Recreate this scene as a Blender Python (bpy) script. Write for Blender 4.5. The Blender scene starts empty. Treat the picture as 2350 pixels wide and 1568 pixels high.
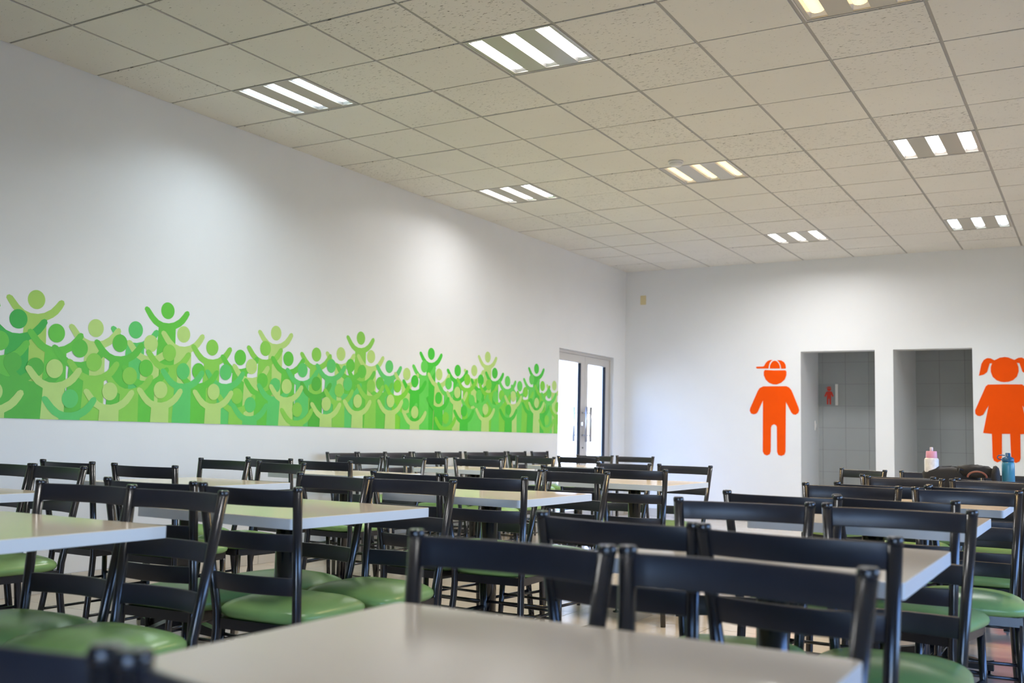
import bpy, bmesh, math, random
from mathutils import Vector, Matrix
random.seed(7)
scene = bpy.context.scene
C = scene.collection

# ------------------------------------------------------------------ camera
CAM_POS = Vector((5.567, -3.514, 1.013))
CAMR= [[0.864601, -0.501725, 0.027163], [0.501956, 0.860049, -0.091409], [0.022501, 0.092667, 0.995443]]
cam_data = bpy.data.cameras.new('camera')
cam_data.sensor_width = 36.0
cam_data.lens = 2318.71 / 2350 * 36.0
cam_data.clip_start = 0.02
cam_data.dof.use_dof = True
cam_data.dof.focus_distance = 5.0
cam_data.dof.aperture_fstop = 3.6
cam = bpy.data.objects.new('camera', cam_data)
m = Matrix.Identity(4)
for r in range(3):
    m[r][0] = CAMR[r][0]; m[r][1] = CAMR[r][2]; m[r][2] = -CAMR[r][1]; m[r][3] = CAM_POS[r]
cam.matrix_world = m
C.objects.link(cam)
scene.camera = cam

# ------------------------------------------------------------------ room numbers (metres)
H = 3.275            # ceiling height
YB = 9.09            # back wall
XR = 8.2             # right (window) wall
YF = -6.2            # wall behind the camera
T = 0.61             # ceiling grid module
GX0 = -0.05 * T      # first grid line
WIN_Z = (0.95, 2.35)
WINS = [(-1.9, 0.3), (0.7, 2.9), (3.3, 5.5)]
FWX = (4.9, 7.7); FWZ = 2.35      # glazed entrance behind the camera
DOOR_Y = (7.157, 8.72)
DOOR_Z = 2.07

# ------------------------------------------------------------------ world: hazy daylight sky
world = bpy.data.worlds.new('daylight'); scene.world = world
world.use_nodes = True
wn = world.node_tree; wn.nodes.clear()
tc = wn.nodes.new('ShaderNodeTexCoord')
sep = wn.nodes.new('ShaderNodeSeparateXYZ')
ramp = wn.nodes.new('ShaderNodeValToRGB')
ramp.color_ramp.elements[0].position = 0.0
ramp.color_ramp.elements[0].color = (0.90, 0.95, 1.0, 1)
ramp.color_ramp.elements[1].position = 0.9
ramp.color_ramp.elements[1].color = (0.16, 0.34, 1.0, 1)
e = ramp.color_ramp.elements.new(0.07); e.color = (0.62, 0.78, 1.0, 1)
e = ramp.color_ramp.elements.new(0.17); e.color = (0.32, 0.55, 1.0, 1)
e = ramp.color_ramp.elements.new(0.40); e.color = (0.20, 0.40, 1.0, 1)
bg = wn.nodes.new('ShaderNodeBackground'); bg.inputs['Strength'].default_value = 10.0
wo = wn.nodes.new('ShaderNodeOutputWorld')
wn.links.new(tc.outputs['Generated'], sep.inputs[0])
wn.links.new(sep.outputs['Z'], ramp.inputs['Fac'])
wn.links.new(ramp.outputs['Color'], bg.inputs['Color'])
wn.links.new(bg.outputs[0], wo.inputs[0])

# low warm sun behind the windows: it only reaches the floor along the window wall
sd = bpy.data.lights.new('sun', 'SUN'); sd.energy = 20.0; sd.angle = math.radians(0.6); sd.color = (1.0, 0.96, 0.91)
so = bpy.data.objects.new('sun', sd); so.rotation_euler = Vector((-1.0, 0.25, -1.05)).to_track_quat('-Z', 'Y').to_euler(); C.objects.link(so)

# daylight portals in the window openings and the glass door
def portal(name, loc, rot, sx, sy):
    d = bpy.data.lights.new(name, 'AREA'); d.shape = 'RECTANGLE'; d.size = sx; d.size_y = sy
    d.cycles.is_portal = True
    o = bpy.data.objects.new(name, d); o.location = loc; o.rotation_euler = rot; C.objects.link(o)
for (a, b) in WINS:
    portal('window_portal', (XR + 0.16, (a + b) / 2, sum(WIN_Z) / 2), (0, math.radians(90), 0), WIN_Z[1] - WIN_Z[0], b - a)
portal('entrance_portal', (sum(FWX) / 2, YF - 0.16, FWZ / 2), (math.radians(90), 0, math.radians(180)), FWX[1] - FWX[0], FWZ)
portal('door_portal', (-0.2, sum(DOOR_Y) / 2, DOOR_Z / 2), (0, math.radians(-90), 0), DOOR_Z, DOOR_Y[1] - DOOR_Y[0])

scene.view_settings.view_transform = 'Standard'
scene.view_settings.look = 'None'
scene.view_settings.gamma = 1.0
scene.view_settings.use_curve_mapping = False
scene.view_settings.exposure = 0.22
scene.cycles.use_denoising = True
scene.cycles.max_bounces = 14
scene.cycles.diffuse_bounces = 8
scene.cycles.transparent_max_bounces = 24
scene.cycles.sample_clamp_indirect = 6.0
scene.cycles.caustics_reflective = False
scene.cycles.caustics_refractive = False

# ------------------------------------------------------------------ helpers
def lin(c):
    return tuple(((v / 255.0) / 12.92 if v / 255.0 <= 0.04045 else ((v / 255.0 + 0.055) / 1.055) ** 2.4) for v in c) + (1.0,)

def mat(name, col, rough=0.5, metal=0.0, spec=0.5, noise=0.0, nscale=8.0, bump=0.0, bscale=200.0, emit=None, estr=0.0, coat=0.0):
    mm = bpy.data.materials.new(name); mm.use_nodes = True
    nt = mm.node_tree; p = nt.nodes['Principled BSDF']
    p.inputs['Base Color'].default_value = col
    p.inputs['Roughness'].default_value = rough
    p.inputs['Metallic'].default_value = metal
    p.inputs['Specular IOR Level'].default_value = spec
    p.inputs['Coat Weight'].default_value = coat
    if emit:
        p.inputs['Emission Color'].default_value = emit
        p.inputs['Emission Strength'].default_value = estr
    tcn = nt.nodes.new('ShaderNodeTexCoord')
    if noise > 0:
        n = nt.nodes.new('ShaderNodeTexNoise'); n.inputs['Scale'].default_value = nscale; n.inputs['Detail'].default_value = 5
        nt.links.new(tcn.outputs['Object'], n.inputs['Vector'])
        mr = nt.nodes.new('ShaderNodeMapRange')
        mr.inputs['From Min'].default_value = 0.3; mr.inputs['From Max'].default_value = 0.7
        mr.inputs['To Min'].default_value = 1 - noise; mr.inputs['To Max'].default_value = 1 + noise
        nt.links.new(n.outputs['Fac'], mr.inputs['Value'])
        hs = nt.nodes.new('ShaderNodeHueSaturation'); hs.inputs['Color'].default_value = col
        nt.links.new(mr.outputs[0], hs.inputs['Value'])
        nt.links.new(hs.outputs[0], p.inputs['Base Color'])
    if bump > 0:
        n2 = nt.nodes.new('ShaderNodeTexNoise'); n2.inputs['Scale'].default_value = bscale; n2.inputs['Detail'].default_value = 3
        nt.links.new(tcn.outputs['Object'], n2.inputs['Vector'])
        bp = nt.nodes.new('ShaderNodeBump'); bp.inputs['Strength'].default_value = bump; bp.inputs['Distance'].default_value = 0.002
        nt.links.new(n2.outputs['Fac'], bp.inputs['Height'])
        nt.links.new(bp.outputs[0], p.inputs['Normal'])
    return mm

M = {}
M['wall'] = mat('wall_paint', (0.785, 0.80, 0.82, 1), 0.42, noise=0.012, nscale=2.5, bump=0.10, bscale=60)
M['dark_wall'] = mat('dark_grey_paint', (0.08, 0.085, 0.09, 1), 0.6, noise=0.03, nscale=3)
M['slab'] = mat('ceiling_slab', (0.35, 0.35, 0.33, 1), 0.9)
M['tee'] = mat('grid_metal', (0.36, 0.35, 0.325, 1), 0.5)
M['black'] = mat('black_powder_coat', (0.015, 0.015, 0.018, 1), 0.20, spec=0.75, noise=0.10, nscale=30, bump=0.05, bscale=500)
M['slat'] = mat('black_slat_paint', (0.023, 0.024, 0.032, 1), 0.33, noise=0.10, nscale=20, bump=0.05, bscale=400)
M['vinyl'] = mat('green_vinyl', (0.255, 0.44, 0.15, 1), 0.27, noise=0.06, nscale=9, bump=0.18, bscale=260)
M['laminate'] = mat('beige_laminate', (0.76, 0.645, 0.485, 1), 0.16, noise=0.015, nscale=5)
M['edge'] = mat('white_edge_band', (0.78, 0.80, 0.80, 1), 0.35)
M['alu'] = mat('brushed_aluminium', (0.62, 0.60, 0.58, 1), 0.42, metal=0.35)
M['steel'] = mat('satin_steel', (0.50, 0.48, 0.46, 1), 0.35, metal=1.0)
M['gasket'] = mat('dark_gasket', (0.02, 0.022, 0.024, 1), 0.9, spec=0.1)
M['orange'] = mat('orange_vinyl', lin((240, 82, 0)), 0.55, spec=0.12, noise=0.02, nscale=6)
M['red'] = mat('red_vinyl', lin((205, 45, 20)), 0.4)
M['grout'] = mat('grout', (0.16, 0.15, 0.14, 1), 0.9)
M['floor'] = mat('beige_ceramic', (0.56, 0.50, 0.42, 1), 0.16, noise=0.035, nscale=7, bump=0.03, bscale=60)
M['skirt'] = mat('skirting_ceramic', (0.60, 0.56, 0.50, 1), 0.2, noise=0.03, nscale=7)
M['rtile'] = mat('grey_wall_tile', (0.35, 0.375, 0.385, 1), 0.14, noise=0.03, nscale=3)
M['ivory'] = mat('ivory_plastic', (0.72, 0.62, 0.36, 1), 0.4)
M['white_plastic'] = mat('white_plastic', (0.75, 0.75, 0.74, 1), 0.35)
M['trough'] = mat('lamp_reflector', (0.85, 0.86, 0.88, 1), 0.18, metal=0.6)
M['troffer'] = mat('luminaire_body', (0.50, 0.47, 0.40, 1), 0.30, metal=0.25)
M['ground'] = mat('concrete_yard', (0.15, 0.15, 0.13, 1), 0.9, noise=0.08, nscale=1.5)
M['bag'] = mat('black_bag_fabric', (0.012, 0.013, 0.016, 1), 0.75, bump=0.4, bscale=300)
M['strap'] = mat('brown_red_strap', (0.22, 0.075, 0.05, 1), 0.5)
M['pink'] = mat('pink_plastic', (0.72, 0.33, 0.44, 1), 0.35)
M['clear'] = mat('frosted_plastic', (0.75, 0.70, 0.72, 1), 0.2)
M['bluecap'] = mat('blue_plastic_cap', (0.015, 0.10, 0.24, 1), 0.35)
M['bluebottle'] = mat('blue_bottle', (0.05, 0.24, 0.38, 1), 0.25)
M['marble'] = mat('white_marbled_coating', (0.72, 0.72, 0.74, 1), 0.3, noise=0.25, nscale=26)
M['signplate'] = mat('brushed_sign_plate', (0.27, 0.30, 0.31, 1), 0.3, metal=0.2)

def glass_mat():
    mm = bpy.data.materials.new('pane_glass'); mm.use_nodes = True
    nt = mm.node_tree; nt.nodes.clear()
    out = nt.nodes.new('ShaderNodeOutputMaterial'); mix = nt.nodes.new('ShaderNodeMixShader')
    tr = nt.nodes.new('ShaderNodeBsdfTransparent'); gl = nt.nodes.new('ShaderNodeBsdfGlossy')
    tr.inputs['Color'].default_value = (0.93, 0.96, 0.95, 1); gl.inputs['Roughness'].default_value = 0.02
    fr = nt.nodes.new('ShaderNodeFresnel'); fr.inputs['IOR'].default_value = 1.45
    nt.links.new(fr.outputs[0], mix.inputs[0]); nt.links.new(tr.outputs[0], mix.inputs[1]); nt.links.new(gl.outputs[0], mix.inputs[2])
    nt.links.new(mix.outputs[0], out.inputs[0])
    return mm
M['glass'] = glass_mat()

def tile_mat():
    # mineral-fibre tile with short dark fissures; the amount differs from tile to tile
    mm = bpy.data.materials.new('mineral_fibre_tile'); mm.use_nodes = True
    nt = mm.node_tree; p = nt.nodes['Principled BSDF']
    p.inputs['Roughness'].default_value = 0.9; p.inputs['Specular IOR Level'].default_value = 0.2
    geo = nt.nodes.new('ShaderNodeNewGeometry'); oi = nt.nodes.new('ShaderNodeObjectInfo')
    mp = nt.nodes.new('ShaderNodeMapping'); mp.inputs['Scale'].default_value = (34, 140, 34)
    n = nt.nodes.new('ShaderNodeTexNoise'); n.inputs['Scale'].default_value = 1.0; n.inputs['Detail'].default_value = 2.5; n.inputs['Roughness'].default_value = 0.55
    nt.links.new(geo.outputs['Position'], mp.inputs['Vector']); nt.links.new(mp.outputs[0], n.inputs['Vector'])
    th = nt.nodes.new('ShaderNodeMapRange'); th.inputs['To Min'].default_value = 0.70; th.inputs['To Max'].default_value = 0.625
    nt.links.new(oi.outputs['Random'], th.inputs['Value'])
    sub = nt.nodes.new('ShaderNodeMath'); sub.operation = 'SUBTRACT'
    nt.links.new(n.outputs['Fac'], sub.inputs[0]); nt.links.new(th.outputs[0], sub.inputs[1])
    mul = nt.nodes.new('ShaderNodeMath'); mul.operation = 'MULTIPLY'; mul.use_clamp = True; mul.inputs[1].default_value = 22
    nt.links.new(sub.outputs[0], mul.inputs[0])
    n3 = nt.nodes.new('ShaderNodeTexNoise'); n3.inputs['Scale'].default_value = 1.4; n3.inputs['Detail'].default_value = 3
    nt.links.new(geo.outputs['Position'], n3.inputs['Vector'])
    base = nt.nodes.new('ShaderNodeMix'); base.data_type = 'RGBA'
    base.inputs[6].default_value = (0.72, 0.70, 0.645, 1); base.inputs[7].default_value = (0.80, 0.78, 0.725, 1)
    nt.links.new(n3.outputs['Fac'], base.inputs[0])
    fin = nt.nodes.new('ShaderNodeMix'); fin.data_type = 'RGBA'
    fin.inputs[7].default_value = (0.22, 0.21, 0.18, 1)
    nt.links.new(mul.outputs[0], fin.inputs[0]); nt.links.new(base.outputs[2], fin.inputs[6])
    nt.links.new(fin.outputs[2], p.inputs['Base Color'])
    bp = nt.nodes.new('ShaderNodeBump'); bp.invert = True; bp.inputs['Strength'].default_value = 0.4; bp.inputs['Distance'].default_value = 0.003
    nt.links.new(mul.outputs[0], bp.inputs['Height']); nt.links.new(bp.outputs[0], p.inputs['Normal'])
    return mm
M['tile'] = tile_mat()

def mesh(name, V, F, smooth=False):
    me = bpy.data.meshes.new(name); me.from_pydata(V, [], F); me.update()
    if smooth:
        me.polygons.foreach_set('use_smooth', [True] * len(me.polygons))
    return me

class MB:
    def __init__(s): s.V = []; s.F = []; s.sm = []
    def add(s, V, F, smooth=False):
        o = len(s.V); s.V += [tuple(v) for v in V]; s.F += [tuple(i + o for i in f) for f in F]; s.sm += [smooth] * len(F); return s
    def box(s, x0, x1, y0, y1, z0, z1):
        V = [(x0,y0,z0),(x1,y0,z0),(x1,y1,z0),(x0,y1,z0),(x0,y0,z1),(x1,y0,z1),(x1,y1,z1),(x0,y1,z1)]
        return s.add(V, [(3,2,1,0),(4,5,6,7),(0,1,5,4),(1,2,6,5),(2,3,7,6),(3,0,4,7)])
    def tube(s, pts, rad, n=12, cap=True):
        pts = [Vector(p) for p in pts]
        rads = rad if isinstance(rad, (list, tuple)) else [rad] * len(pts)
        V = []; up = None
        for i, p in enumerate(pts):
            t = (pts[min(i + 1, len(pts) - 1)] - pts[max(i - 1, 0)]).normalized()
            if up is None:
                up = Vector((0, 0, 1)) if abs(t.z) < 0.9 else Vector((1, 0, 0))
            a = t.cross(up).normalized(); b = a.cross(t).normalized(); up = b
            for k in range(n):
                q = 2 * math.pi * k / n
                V.append(p + (a * math.cos(q) + b * math.sin(q)) * rads[i])
        F = []
        for i in range(len(pts) - 1):
            for k in range(n):
                F.append((i*n+k, i*n+(k+1)%n, (i+1)*n+(k+1)%n, (i+1)*n+k))
        s.add(V, F, True)
        if cap:
            o = len(s.V) - len(V)
            s.F += [tuple(o + k for k in reversed(range(n))), tuple(o + (len(pts)-1)*n + k for k in range(n))]; s.sm += [False, False]
        return s
    def lathe(s, prof, n=24, c=(0, 0)):
        V = []; F = []
        for r, z in prof:
            for k in range(n):
                q = 2 * math.pi * k / n; V.append((c[0] + r * math.cos(q), c[1] + r * math.sin(q), z))
        for i in range(len(prof) - 1):
            for k in range(n):
                F.append((i*n+k, i*n+(k+1)%n, (i+1)*n+(k+1)%n, (i+1)*n+k))
        s.add(V, F, True)
        o = len(s.V) - len(V)
        s.F += [tuple(o + k for k in reversed(range(n))), tuple(o + (len(prof)-1)*n + k for k in range(n))]; s.sm += [False, False]
        return s
    def prism(s, outline, z0, z1):
        n = len(outline)
        V = [(x, y, z0) for x, y in outline] + [(x, y, z1) for x, y in outline]
        F = [tuple(reversed(range(n))), tuple(range(n, 2*n))] + [(i, (i+1)%n, n+(i+1)%n, n+i) for i in range(n)]
        return s.add(V, F)
    def mesh(s, name):
        me = bpy.data.meshes.new(name); me.from_pydata(s.V, [], s.F)
        me.polygons.foreach_set('use_smooth', s.sm); me.update(); return me

def obj(name, me, material=None, parent=None, loc=None):
    if isinstance(me, MB): me = me.mesh(name)
    if material and not me.materials: me.materials.append(M[material] if isinstance(material, str) else material)
    o = bpy.data.objects.new(name, me); C.objects.link(o)
    if loc: o.location = loc
    if parent: o.parent = parent
    return o
def tag(o, label, cat, group=None):
    o['label'] = label; o['category'] = cat
    if group: o['group'] = group
    return o
def thing(name, label, cat, loc=(0, 0, 0), rz=0.0, group=None):
    o = bpy.data.objects.new(name, None); o.empty_display_size = 0.1; C.objects.link(o)
    o.location = loc; o.rotation_euler = (0, 0, rz)
    return tag(o, label, cat, group)
def struct(name, me, material):
    o = obj(name, me, material); o['kind'] = 'structure'; return o
def bevel(o, w, seg=2):
    b = o.modifiers.new('bevel', 'BEVEL'); b.width = w; b.segments = seg; b.limit_method = 'ANGLE'; b.angle_limit = math.radians(40)
    return o
def dup(root, loc, rz, label=None, group=None):
    r = root.copy(); C.objects.link(r); r.location = loc; r.rotation_euler = (0, 0, rz)
    if label: r['label'] = label
    if group: r['group'] = group
    for ch in list(root.children):
        c = ch.copy(); C.objects.link(c); c.parent = r
        for g in list(ch.children):
            d = g.copy(); C.objects.link(d); d.parent = c
    return r
def in_view(x, y, z, pad=0.06):
    d = Vector((x, y, z)) - CAM_POS
    cx = sum(d[i] * CAMR[i][0] for i in range(3)); cy = sum(d[i] * CAMR[i][1] for i in range(3)); cz = sum(d[i] * CAMR[i][2] for i in range(3))
    if cy < 0.2: return False
    return abs(cx / cy) < 0.507 + pad and abs(cz / cy) < 0.338 + pad

# ------------------------------------------------------------------ room shell
WT = 0.20
b = MB()
b.box(-WT, 0, YF - WT, DOOR_Y[0], 0, H + 0.1); b.box(-WT, 0, DOOR_Y[1], YB, 0, H + 0.1); b.box(-WT, 0, DOOR_Y[0], DOOR_Y[1], DOOR_Z, H + 0.1)
struct('wall_left', b, 'wall')
# back wall with the two washroom doorways and the passages behind
D1 = (2.367, 3.247); D2 = (3.456, 4.315); DZ = 2.132; YT = 10.0
b = MB()
b.box(-WT, D1[0], YB, YT + 0.1, 0, H + 0.1)
b.prism([(D1[1], YB), (D2[0], YB), (D2[0] + 0.13, YT + 0.1), (D1[1], YT + 0.1)], 0, DZ)
b.prism([(D1[1], YB + WT), (D2[0] + 0.13 * WT / 1.01, YB + WT), (D2[0] + 0.13, YT + 0.1), (D1[1], YT + 0.1)], DZ, 2.46)
b.box(D2[1], XR + WT, YB, YB + WT, 0, H + 0.1)
b.box(D1[0], D2[1], YB, YB + WT, DZ, H + 0.1)
bk = struct('wall_back', b, 'wall')
b = MB(); b.box(D1[0] - 0.05, 6.0, YB + WT, YT + 0.1, 2.45, 2.55); struct('ceiling_passage', b, 'wall')
b = MB(); b.box(5.9, 6.0, YB + WT, YT + 0.1, 0, 2.45); struct('wall_passage', b, 'wall')
b = MB(); b.box(XR, XR + WT, YF - WT, YB, 0, WIN_Z[0]); b.box(XR, XR + WT, YF - WT, YB, WIN_Z[1], H + 0.1)
ys = [YF - WT] + [v for w in WINS for v in w] + [YB]
for i in range(0, len(ys), 2): b.box(XR, XR + WT, ys[i], ys[i+1], WIN_Z[0], WIN_Z[1])
struct('wall_right', b, 'wall')
b = MB(); b.box(-WT, FWX[0], YF - WT, YF, 0, H + 0.1); b.box(FWX[1], XR + WT, YF - WT, YF, 0, H + 0.1); b.box(FWX[0], FWX[1], YF - WT, YF, FWZ, H + 0.1); struct('wall_front', b, 'dark_wall')
b = MB(); b.box(FWX[0], FWX[1], YF - 0.12, YF - 0.06, FWZ - 0.06, FWZ); b.box(FWX[0], FWX[1], YF - 0.12, YF - 0.06, 0.0, 0.08)
fxs = [FWX[0] + (FWX[1] - FWX[0] - 0.06) * k / 3 for k in range(4)]
for x in fxs: b.box(x, x + 0.06, YF - 0.12, YF - 0.06, 0.08, FWZ - 0.06)
w = struct('window_5', b, 'alu')
for k in range(3):
    p = MB(); p.add([(fxs[k] + 0.06, YF - 0.09, 0.08), (fxs[k+1], YF - 0.09, 0.08), (fxs[k+1], YF - 0.09, FWZ - 0.06), (fxs[k] + 0.06, YF - 0.09, FWZ - 0.06)], [(0, 1, 2, 3)]); obj('pane', p, 'glass', w)
for i, (a, c) in enumerate(WINS):
    b = MB(); fw = 0.05
    b.box(XR + 0.06, XR + 0.12, a, c, WIN_Z[0], WIN_Z[0] + fw); b.box(XR + 0.06, XR + 0.12, a, c, WIN_Z[1] - fw, WIN_Z[1])
    for yy in (a, (a + c) / 2 - fw / 2, c - fw): b.box(XR + 0.06, XR + 0.12, yy, yy + fw, WIN_Z[0] + fw, WIN_Z[1] - fw)
    w = struct('window_%d' % (i + 1), b, 'alu')
    for k in range(2):
        y0 = a + fw if k == 0 else (a + c) / 2 + fw / 2; y1 = (a + c) / 2 - fw / 2 if k == 0 else c - fw
        p = MB(); p.add([(XR + 0.09, y0, WIN_Z[0] + fw), (XR + 0.09, y1, WIN_Z[0] + fw), (XR + 0.09, y1, WIN_Z[1] - fw), (XR + 0.09, y0, WIN_Z[1] - fw)], [(0, 1, 2, 3)])
        obj('pane', p, 'glass', w)
b = MB(); b.add([(-40, -40, -0.12), (50, -40, -0.12), (50, 50, -0.12), (-40, 50, -0.12)], [(0, 1, 2, 3)]); struct('ground_outside', b, 'ground')
b = MB(); b.box(-4.2, -4.0, 2.0, 24.0, -0.12, 4.5); struct('wall_backdrop', b, 'wall')  # added wall outside, whitens the view through the glass door

# ------------------------------------------------------------------ floor: ceramic tiles on grout
b = MB(); b.box(-WT, XR + WT, YF - WT, YT + 0.1, -0.10, -0.003); fl = struct('floor', b, 'grout')
FP = 0.405; FG = 0.004
tb = MB(); g = FG / 2
tb.box(g, FP - g, g, FP - g, -0.012, 0.0); tile_me = tb.mesh('floor_tile'); tile_me.materials.append(M['floor'])
cand = []
for i in range(-1, 21):
    for j in range(-17, 26):
        x0 = 0.06 + i * FP; y0 = 0.23 + j * FP
        if x0 + FP < 0 or x0 > XR or y0 + FP < YF or y0 > YT: continue
        cx, cy = x0 + FP / 2, y0 + FP / 2
        vis = any(in_view(x0 + u * FP, y0 + v * FP, 0, 0.03) for u in (0, .5, 1) for v in (0, .5, 1)) and cy < YB
        cand.append((0 if vis else 1, (Vector((cx, cy, 0)) - CAM_POS).length, x0, y0))
cand.sort(); rest = MB()
for k, (v, d, x0, y0) in enumerate(cand):
    if k < 300 and v == 0 and x0 > 0 and x0 + FP < XR:
        obj('floor_tile', tile_me, None, fl, (x0, y0, 0))
    else:
        rest.box(max(x0 + g, 0), min(x0 + FP - g, XR), max(y0 + g, YF), min(y0 + FP - g, YT), -0.012, 0.0)
ro = obj('floor_tile_field', rest, 'floor', fl); ro['kind'] = 'stuff'
# tiled skirting
SH = 0.100; ST = 0.018
def skirting(name, segs):
    b = MB()
    for (ax, lo, hi) in segs:
        if ax == 'y': b.box(0.0, 0.004, lo, hi, 0, SH)
        else: b.box(lo, hi, YB - 0.004, YB, 0, SH)
    base = struct(name, b, 'grout')
    for (ax, lo, hi) in segs:
        p0 = 0.23 if ax == 'y' else 0.38
        k = math.floor((lo - p0) / FP); e = p0 + k * FP
        while e < hi:
            a, c = max(e + 0.0015, lo), min(e + FP - 0.0015, hi)
            if c - a > 0.02:
                t = MB()
                if ax == 'y': t.box(0.0, ST, a, c, 0.001, SH)
                else: t.box(a, c, YB - ST, YB, 0.001, SH)
                obj('skirting_tile', t, 'skirt', base)
            e += FP
skirting('baseboard_left', [('y', -2.5, DOOR_Y[0]), ('y', DOOR_Y[1], YB)])
skirting('baseboard_back', [('x', 0.02, D1[0]), ('x', D1[1], D2[0]), ('x', D2[1], 6.2)])

# ------------------------------------------------------------------ ceiling: slab, grid and mineral-fibre tiles
b = MB(); b.box(-WT, XR + WT, YF - WT, YB + WT, H + 0.06, H + 0.14); ce = struct('ceiling', b, 'slab')
NX = 14; J0, J1 = -11, 15
LIGHTS = {(1, 2): 'cool', (4, 2): 'white', (7, 2): 'warm', (1, 7): 'white', (4, 7): 'warm', (7, 7): 'white', (4, 12): 'white', (7, 12): 'cool', (4, -3): 'white', (7, -3): 'white'}
GXR, GYR = 0.0100, 0.0080
tb = MB(); tb.box(GXR, T - GXR, GYR, T - GYR, 0.0, 0.02); ct_me = tb.mesh('ceiling_tile'); ct_me.materials.append(M['tile'])
cr = MB(); rest_n = 0
for i in range(0, NX):
    for j in range(J0, J1):
        if (i, j) in LIGHTS: continue
        x0 = GX0 + i * T; y0 = j * T
        x1 = min(x0 + T, XR); y1 = min(y0 + T, YB)
        if x0 >= XR or y0 >= YB or y1 < YF: continue
        dz = random.uniform(-0.0012, 0.0012)
        vis = any(in_view(x0 + u * T, y0 + v * T, H, 0.02) for u in (0, .5, 1) for v in (0, .5, 1))
        if vis:
            if i == 0 or x0 + T > XR or y0 + T > YB:
                t = MB(); t.box(max(GXR, -x0 + 0.002), x1 - x0 - GXR, GYR, y1 - y0 - (GYR if y1 < YB else 0.002), 0.0, 0.02)
                o = obj('ceiling_tile', t, 'tile', ce, (x0, y0, H + dz))
            else:
                o = obj('ceiling_tile', ct_me, None, ce, (x0, y0, H + dz))
            if not (i == 0 or y0 + T > YB):
                o.rotation_euler = (random.uniform(-0.002, 0.002), random.uniform(-0.002, 0.002), random.uniform(-0.002, 0.002))
        else:
            cr.box(max(x0, 0) + GXR, x1 - GXR, max(y0, YF) + GYR, y1 - GYR, H, H + 0.02)
cro = obj('ceiling_tile_field', cr, 'tile', ce); cro['kind'] = 'stuff'
for i in range(1, NX):
    x = GX0 + i * T
    if x < XR: t = MB(); t.box(x - 0.012, x + 0.012, YF, YB, H + 0.004, H + 0.03); obj('main_runner', t, 'tee', ce)
for j in range(J0 + 1, J1):
    t = MB(); t.box(0, XR, j * T - 0.011, j * T + 0.011, H + 0.007, H + 0.03); obj('cross_tee', t, 'tee', ce)
b = MB(); b.box(0, 0.012, YF, YB, H + 0.003, H + 0.03); obj('wall_angle', b, 'tee', ce)

# recessed luminaires, three lamps each
lamp_col = {'white': ((1.0, 0.985, 0.97, 1), 6.0), 'cool': ((0.80, 0.93, 1.0, 1), 5.0), 'warm': ((1.0, 0.70, 0.32, 1), 1.3)}
for k, (c, s) in lamp_col.items():
    M['lamp_' + k] = mat('lamp_' + k, (0.9, 0.9, 0.9, 1), 0.4, emit=c, estr=s)
LROW = {-3: 0.45, 2: 1.05, 7: 1.25, 12: 1.9}
lamp_w = {'white': 6.5, 'cool': 5.5, 'warm': 6.5}
LLAB = {(1, 2): 'cool white three-lamp ceiling light nearest the mural wall', (4, 2): 'large white three-lamp ceiling light nearest to the camera',
        (7, 2): 'warm yellow ceiling light cut by the top edge', (1, 7): 'white ceiling light halfway along the mural wall',
        (4, 7): 'warm yellow ceiling light beside the smoke detector', (7, 7): 'white ceiling light above the washroom doorways, nearer of the two',
        (4, 12): 'small white ceiling light near the back corner', (7, 12): 'small cool white ceiling light close to the back wall',
        (4, -3): 'white ceiling light out of view above the nearest table', (7, -3): 'white ceiling light out of view right above the camera'}
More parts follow.
